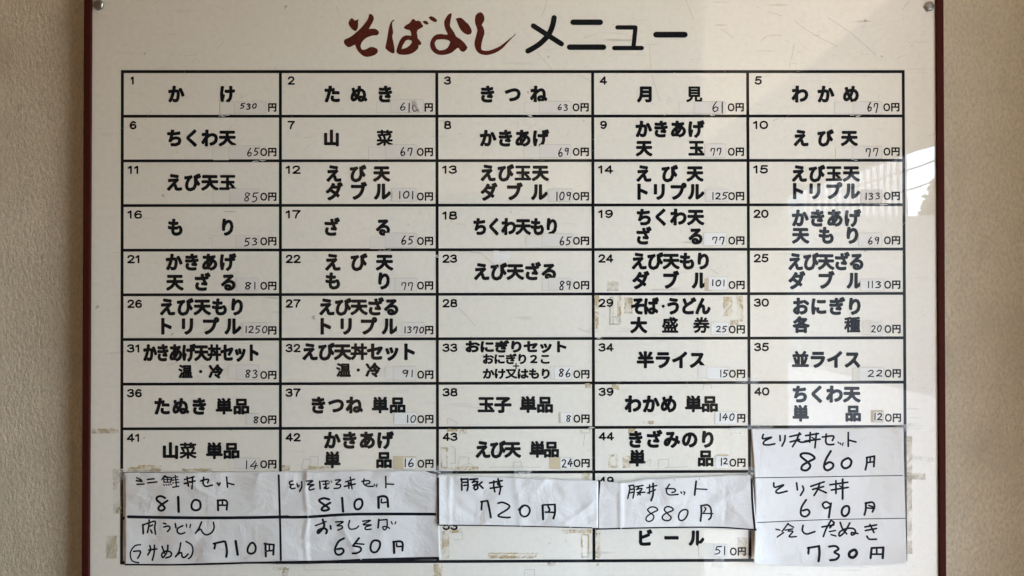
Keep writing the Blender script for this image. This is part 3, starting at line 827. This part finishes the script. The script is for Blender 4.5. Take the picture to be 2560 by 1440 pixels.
n1 = zs((300,1170), S5, 21, [
 [(240,140),(305,172)],[(235,183),(318,193)],[(245,235),(345,231)],[(395,165),(490,155)],[(400,215),(530,200)],
 ([(600,170),(640,112),(682,132)],17),([(628,148),(634,208)],17),([(640,132),(738,142),(730,202)],17),([(638,162),(728,168)],15),([(682,132),(682,206)],15),([(636,204),(732,204)],15),
 ([(625,240),(640,250)],15),([(662,238),(674,247)],15),([(695,236),(707,246)],15),([(726,230),(740,240)],15),
 ([(760,140),(830,126)],17),([(796,108),(802,178)],17),([(755,176),(836,166)],17),([(760,215),(846,205)],17),([(806,185),(812,270)],17),([(760,278),(846,262)],19),
 [(930,166),(1068,126)],[(925,226),(1080,186)],[(965,128),(985,260)],[(1045,128),(1036,300)],([(998,190),(1030,202)],16),
 [(1160,186),(1270,162),(1262,214)],[(1205,135),(1198,220),(1235,265),(1330,246)],[(1400,215),(1416,236)],[(1440,216),(1424,250)],[(1535,130),(1548,276)],[(1545,216),(1640,240)],
 ([(650,432),(590,405),(535,420),(530,460),(590,512),(645,572),(610,613),(562,604),(556,566),(610,520),(685,470)],27),
 ([(838,418),(845,630)],32),([(1075,460),(1035,510),(1035,580),(1085,610),(1145,590),(1160,530),(1140,475),(1075,460)],27),
 ([(1410,465),(1412,608)],28),([(1405,470),(1500,462),(1542,490),(1536,602)],25),([(1475,475),(1475,538)],22),([(1420,536),(1540,536)],22),
 ([(120,703),(600,712),(1300,718),(2000,712),(2420,702)],36),([(2285,105),(2300,600),(2310,1000),(2316,1325)],25),
 [(330,815),(335,945)],[(325,822),(420,790),(505,768),(500,860),(512,952)],[(420,748),(418,810),(395,930)],[(430,838),(470,820)],[(440,890),(462,935)],
 [(625,795),(662,806)],[(632,850),(700,836),(720,870),(685,915)],[(795,800),(806,862)],[(905,830),(832,870),(826,920),(872,950),(935,930)],([(955,808),(960,850)],16),([(1015,812),(1005,858)],16),
 [(1175,778),(1130,880),(1085,940)],[(1100,920),(1160,882),(1190,930),(1245,963),(1320,930),(1355,860),(1345,782)],
 ([(295,1105),(220,1118),(160,1190),(150,1270),(180,1340),(270,1365)],18),[(195,1200),(290,1196),(288,1240),(255,1300)],[(430,1118),(440,1180),(400,1252)],[(415,1182),(530,1165)],[(495,1112),(490,1230),(465,1328)],
 [(605,1128),(640,1226)],[(690,1112),(680,1200),(620,1290),(602,1240),(660,1196),(735,1216),(730,1270),(660,1295)],[(875,1078),(850,1200),(800,1280)],[(800,1272),(880,1216),(896,1280),(935,1285),(980,1240)],
 ([(950,1057),(1030,1110),(1050,1200),(1020,1280),(985,1305)],20),
 ([(1360,1160),(1374,1092)],26),([(1348,1090),(1490,1057)],26),([(1490,1057),(1516,1062),(1540,1200),(1530,1278)],29),([(1665,1052),(1695,1248)],30),
 ([(1890,1080),(1845,1140),(1840,1210),(1885,1235),(1940,1210),(1955,1140),(1925,1085),(1890,1080)],26),
 ([(2095,1088),(2100,1272)],27),([(2078,1092),(2215,1105)],23),([(2215,1105),(2208,1248)],26),([(2150,1112),(2150,1190)],21),([(2118,1196),(2215,1186)],21),
 ([(80,1390),(700,1394),(1300,1384),(2000,1362),(2420,1360)],20)])
n1 += zs((690,1170), S5, 19, [
 [(240,187),(195,200),(202,236),(250,236)],[(225,240),(202,276),(226,300),(276,290)],[(305,226),(314,274),(336,250)],[(370,197),(370,270),(340,338)],
 [(440,190),(530,186),(452,240),(545,240),(482,275),(482,318),(550,300)],([(630,192),(636,300)],22),[(660,192),(745,186)],[(680,236),(760,226)],[(715,186),(720,290)],[(728,260),(692,288),(735,300),(760,286)],([(762,190),(770,206)],13),([(796,186),(800,206)],13),
 [(855,176),(930,172),(862,234),(930,242),(915,285),(838,295)],[(1000,200),(1130,160)],([(985,266),(1140,230)],22),[(1040,192),(1050,294)],[(1070,132),(1095,298)],[(1052,210),(1085,240)],
 [(1235,192),(1335,182),(1350,215),(1300,232)],[(1270,157),(1260,220),(1310,260),(1400,265)],([(1415,236),(1424,255)],15),([(1455,232),(1446,270)],15),[(1580,122),(1582,284)],[(1590,230),(1695,235)],
 ([(765,452),(690,435),(622,460),(640,492),(720,545),(765,590),(700,615),(656,600),(680,560),(782,500)],28),([(952,432),(966,628)],30),
 ([(1180,450),(1140,480),(1130,550),(1160,595),(1215,580),(1245,520),(1230,455),(1180,450)],27),([(1475,422),(1478,572)],32),([(1470,422),(1540,406),(1600,432),(1615,558)],29),([(1520,445),(1520,500),(1600,490)],20),
 ([(0,708),(450,705),(1000,670),(1600,662),(2290,665)],34),
 [(568,830),(722,772)],([(672,742),(690,800),(690,850),(610,940),(606,900),(690,868),(735,900),(722,940)],28),([(785,832),(790,878)],24),
 [(860,776),(968,776),(880,830),(950,832),(960,862),(890,895)],[(1060,757),(1045,830),(1070,880),(1150,870),(1190,836)],[(1250,766),(1360,756),(1256,815),(1370,820),(1290,850),(1292,885),(1370,880)],
 ([(1480,742),(1470,860)],24),[(1482,752),(1600,742)],[(1600,742),(1598,850),(1560,893),(1536,850),(1590,845),(1635,868)],([(1660,772),(1675,808)],17),([(1725,777),(1714,805)],17),
 ([(980,1012),(900,1060),(850,1170),(870,1240),(930,1245),(975,1200),(950,1160),(882,1170)],27),([(1195,1010),(1108,1122)],26),([(1108,1122),(1210,1140),(1225,1185),(1170,1225),(1100,1230)],24),([(1150,1088),(1265,1098)],20),
 ([(1420,1042),(1375,1080),(1360,1160),(1390,1210),(1450,1205),(1495,1130),(1490,1060),(1420,1042)],27),
 ([(1695,1062),(1702,1222)],30),([(1688,1066),(1790,1056),(1825,1092),(1820,1188)],26),([(1738,1090),(1742,1130),(1825,1126)],22),
 ([(0,1362),(600,1358),(1300,1325),(2000,1305),(2330,1300)],34)])
def lf1(u, v, x, y):
    l = 0.0011 + 0.0006*wob(x, y, 0.012, 1) + 0.0004*wob(x, y, 0.03, 4)
    l += 0.0011*math.exp(-((x-766-3*math.sin(y*0.05))/5.0)**2)
    l += 0.0012*math.exp(-((x-700)/60.0)**2)*v
    if u > 0.9: l += 0.004*((u-0.9)/0.1)**2*(0.4+0.6*v)
    return l
note("paper_note", [(311,1182),(1094,1176),(1101,1398),(312,1414)], lf1,
     "wide creased white paper note with four handwritten prices at the lower left", n1, 130, 40,
     {'top': lambda u: 14*max(0, (u-0.955)/0.045), 'bottom': lambda u: -3*math.sin(u*3.1)})
n2 = zs((1080,1170), S5, 23, [
 [(425,152),(430,318)],[(415,166),(515,157)],[(515,157),(520,260),(505,325)],[(435,206),(510,206)],[(430,250),(510,250)],[(545,166),(658,156)],[(615,166),(582,210)],[(580,206),(660,196),(600,288)],[(592,250),(650,230)],[(640,226),(660,290),(620,315),(606,292)],[(668,245),(720,202)],[(682,240),(733,290)],
 [(830,216),(1010,182)],[(840,292),(1010,266)],[(890,187),(890,270),(905,343)],[(950,157),(985,280),(970,378)],[(945,222),(955,244)],
 ([(712,600),(720,490)],24),([(706,486),(800,472)],24),([(800,472),(820,560),(848,714)],26),([(950,507),(1020,496),(1112,540),(1090,592),(952,686),(1070,714),(1124,710)],23),
 ([(1250,600),(1310,542),(1380,552),(1410,610),(1380,680),(1320,700),(1272,660),(1272,592),(1320,542)],24),
 ([(1592,540),(1600,738)],29),([(1602,532),(1770,526)],22),([(1770,526),(1770,640),(1748,728)],26),([(1672,556),(1695,600),(1680,630)],24),([(1632,635),(1770,640)],22),
 ([(105,822),(1000,832),(2300,862)],13),([(88,150),(88,500),(90,800)],24)])
def lf2(u, v, x, y):
    l = 0.0016 + 0.0006*wob(x, y, 0.014, 9) + 0.0004*wob(x, y, 0.035, 2)
    if u < 0.08: l += 0.0035*(1-u/0.08)*(0.4+0.6*v)
    l += 0.0010*math.exp(-((x-1124)/4.0)**2) + 0.0009*math.exp(-((x-(1290+ (y-1200)*0.12))/9.0)**2)
    if u > 0.85: l += 0.0015*((u-0.85)/0.15)
    return l
note("paper_note", [(1094,1187),(1495.5,1202),(1495.5,1320),(1095,1314)], lf2,
     "white paper note handwritten 720 covering the middle column near the bottom", n2, 90, 36)
n3 = zs((1480,1170), S5, 19, [
 [(535,257),(545,300),(515,438)],[(530,256),(600,247)],[(600,247),(610,330),(590,433)],[(545,312),(600,302)],[(540,360),(600,346)],[(625,270),(735,251)],[(680,266),(645,310)],[(640,310),(720,296),(655,388)],[(690,332),(692,388)],[(650,352),(760,350)],
 [(790,286),(930,252)],[(800,360),(915,312)],[(830,242),(826,368)],([(880,222),(880,380),(852,468)],25),
 [(1062,296),(1190,302),(1195,340),(1150,352)],[(1115,235),(1070,318),(1108,385),(1240,380)],([(1280,346),(1292,362)],19),([(1320,340),(1338,352),(1326,383)],17),([(1500,192),(1478,388)],24),([(1490,300),(1655,308)],17),
 ([(945,606),(920,570),(850,562),(800,600),(830,640),(890,690),(870,750),(810,770),(776,740),(800,690),(880,640),(945,606)],18),
 ([(1168,605),(1130,562),(1070,560),(1040,600),(1090,660),(1140,710),(1110,755),(1040,750),(1010,712),(1050,660),(1168,605)],19),
 ([(1320,600),(1265,640),(1246,710),(1270,755),(1330,740),(1375,670),(1375,610),(1320,600)],20),
 ([(1572,542),(1575,650),(1562,763)],24),([(1567,546),(1660,532),(1710,582),(1715,700),(1682,743)],22),([(1620,565),(1640,585),(1610,640)],18),([(1590,655),(1742,656)],16),
 ([(60,880),(1000,858),(1800,855),(2365,890)],17),([(96,196),(76,500),(74,868)],44),([(2296,100),(2310,500),(2345,890)],26),([(1545,150),(1546,160)],8),([(1190,168),(1191,176)],8)])
def lf3(u, v, x, y):
    l = 0.0022 + 0.0006*wob(x, y, 0.013, 19) + 0.0003*wob(x, y, 0.035, 6)
    l += 0.0016*math.exp(-((x-1552)/5.0)**2)
    if u > 0.6: l += 0.0085*((u-0.6)/0.4)**2*(0.35+0.65*v)
    if v < 0.5: l += 0.0015*(0.5-v)*math.sin(min(1,u*1.3)*3.14)
    return l
note("paper_note", [(1492,1203),(1880.5,1186),(1891.5,1326),(1490.5,1322.5)], lf3,
     "tilted white paper note handwritten 880 with a black left edge, curling off the board", n3, 90, 36,
     {'top': lambda u: 6.0*math.exp(-((u-0.16)/0.10)**2), 'bottom': lambda u: -3*math.sin(u*3.14)})
n4 = zs((1860,1050), 3.893, 15.5, [
 [(188,140),(182,182),(268,168),(200,205),(190,236),(240,243),(300,232)],[(350,152),(353,200)],[(400,152),(396,200),(370,254)],
 [(446,162),(552,138)],[(448,214),(540,190)],[(540,125),(515,190),(472,260)],[(510,195),(560,216),(640,205)],
 [(600,152),(725,132)],[(592,206),(740,186)],[(645,122),(640,215)],[(705,130),(690,270)],([(662,170),(690,186)],12),
 [(762,166),(870,156),(860,200)],[(800,137),(798,220),(830,240),(875,236)],([(915,215),(925,226)],11),([(938,226),(943,238)],11),([(965,223),(958,246)],11),[(1015,122),(1015,256)],[(1020,196),(1090,214)],
 ([(688,370),(640,330),(570,325),(552,352),(620,410),(645,450),(610,490),(560,480),(572,440),(630,405),(688,370)],19),
 ([(845,302),(795,390),(780,460),(810,490),(860,465),(868,430),(832,410),(792,432)],19),([(1000,375),(960,400),(950,440),(980,470),(1030,450),(1045,400),(1015,370),(1000,375)],19),
 ([(1196,366),(1195,420),(1182,484)],17),([(1192,366),(1270,352)],16),([(1270,352),(1264,453)],17),([(1230,372),(1226,410)],14),([(1196,416),(1265,406)],14),
 ([(100,563),(800,552),(1545,540)],6.5),
 [(290,612),(298,655),(385,632),(312,690),(332,712),(420,692)],[(512,612),(520,680)],[(570,642),(580,680),(550,733)],[(650,646),(780,602)],[(668,676),(775,648)],[(738,612),(715,680),(682,734)],[(720,672),(800,708)],
 [(836,631),(1010,606)],[(850,682),(1014,656)],[(895,592),(895,714)],([(960,577),(960,768)],18),([(930,640),(946,651)],12),
 ([(605,777),(560,850),(555,920),(600,940),(638,905),(620,872),(572,882)],17),([(840,820),(800,796),(765,820),(790,860),(840,840)],16),([(846,812),(835,880),(826,948)],19),
 ([(985,840),(955,870),(955,920),(985,935),(1020,900),(1020,845),(985,840)],19),
 ([(1186,806),(1185,870),(1172,923)],18),([(1182,811),(1250,801),(1270,840),(1250,894)],17),([(1215,832),(1270,850)],15),([(1196,856),(1270,862)],14),
 ([(132,998),(800,970),(1570,957)],6.5),
 ([(310,1062),(350,1072)],12),([(325,1138),(385,1096)],13),([(430,1007),(370,1085)],13),([(425,1012),(482,1044)],13),([(400,1072),(475,1060)],12),([(432,1082),(476,1085),(440,1135),(510,1135)],13),
 [(575,1026),(570,1080),(610,1110),(690,1086)],[(760,1041),(875,1021)],[(850,972),(800,1060),(772,1134)],[(862,985),(878,1000),(835,1050)],([(830,1086),(890,1076)],13),([(846,1115),(895,1130)],13),
 [(936,997),(960,1060),(1000,1108)],[(1030,1002),(980,1090),(930,1130),(932,1090),(1000,1056),(1070,1060),(1085,1100),(1050,1120),(1046,1096),(1108,1105)],
 [(1176,1041),(1290,1021)],[(1182,1076),(1290,1056)],[(1226,1017),(1265,1095)],[(1196,1130),(1220,1160),(1290,1160)],
 ([(626,1300),(631,1242)],19),([(622,1246),(730,1228)],18),([(730,1228),(735,1300),(726,1374)],21),([(830,1232),(890,1227),(920,1256),(880,1286),(925,1316),(900,1355),(840,1365)],19),
 ([(1060,1267),(1027,1290),(1027,1328),(1065,1338),(1098,1300),(1085,1267),(1060,1267)],24),
 ([(1242,1247),(1232,1343)],20),([(1242,1246),(1356,1241)],18),([(1356,1241),(1350,1343)],21),([(1292,1260),(1292,1300)],16),([(1248,1306),(1355,1306)],16),
 ([(1580,1000),(1586,1360)],5)])
def lf4(u, v, x, y):
    l = 0.0012 + 0.0005*wob(x, y, 0.012, 29) + 0.0002*wob(x, y, 0.04, 7)
    if u < 0.22: l += 0.0115*((0.22-u)/0.22)**2*(0.12+0.88*v**2)
    if v > 0.86: l += 0.0035*((v-0.86)/0.14)**2
    return l
note("paper_note", [(1878.5,1072),(2257.5,1068),(2267,1410),(1886,1409)], lf4,
     "tall white paper note with three handwritten dishes at the lower right corner", n4, 90, 70,
     {'left': lambda v: 10*math.sin(min(1,v*1.05)*3.14)*0.7 - 1.0, 'bottom': lambda u: 8*math.sin(u*3.14)})

# ------------------------------------------------------------------ clear tape at the note corners
TAPE = [((280,1172),(352,1172),(352,1196),(282,1200),"short clear tape at the top left corner of the wide paper note"),
 ((1066,1168),(1128,1160),(1132,1182),(1068,1196),"crumpled clear tape joining the wide note to the 720 note"),
 ((1866,1060),(1932,1056),(1933,1069),(1868,1074),"clear tape strip at the top left corner of the tall paper note"),
 ((2236,1064),(2296,1056),(2298,1070),(2242,1084),"clear tape tab at the top right corner of the tall paper note"),
 ((1838,942),(1898,946),(1896,962),(1840,956),"torn clear tape on the grid line under the rice cells"),
 ((1868,1168),(1884,1164),(1888,1186),(1870,1190),"tiny clear tape between the 880 note and the tall note"),
 ((1286,1166),(1330,1166),(1330,1192),(1284,1192),"old clear tape above the 720 note"),
 ((1786,1392),(1812,1394),(1808,1420),(1782,1416),"clear tape under the beer price sticker"),
 ((1866,1188),(1882,1188),(1882,1204),(1868,1204),"clear tape on the upper right corner of the 880 note"),
 ((1822,1070),(1866,1066),(1864,1084),(1828,1088),"crinkled clear tape left of the tall note top corner"),
 ((2280,1140),(2336,1144),(2336,1156),(2280,1154),"clear tape on the right margin beside the tall note")]
for a, b_, c, d, lab in TAPE:
    nu, nv = 10, 4; V, Fc = [], []
    base = 0.0052 if "880" in lab else 0.0030 if "note" in lab else 0.0006
    for j in range(nv+1):
        for i in range(nu+1):
            u, v_ = i/nu, j/nv
            x = (a[0]*(1-u)+b_[0]*u)*(1-v_)+(d[0]*(1-u)+c[0]*u)*v_; y = (a[1]*(1-u)+b_[1]*u)*(1-v_)+(d[1]*(1-u)+c[1]*u)*v_
            x += random.uniform(-.8,.8); y += random.uniform(-.6,.6)
            V.append(at(x, y, base + 0.0004*random.random()))
    for j in range(nv):
        for i in range(nu):
            k = j*(nu+1)+i; Fc.append((k+nu+1, k+nu+2, k+1, k))
    tag(mesh_obj("tape_strip", V, Fc, M_TAPE), lab, "tape", "clear tape strips on the board")
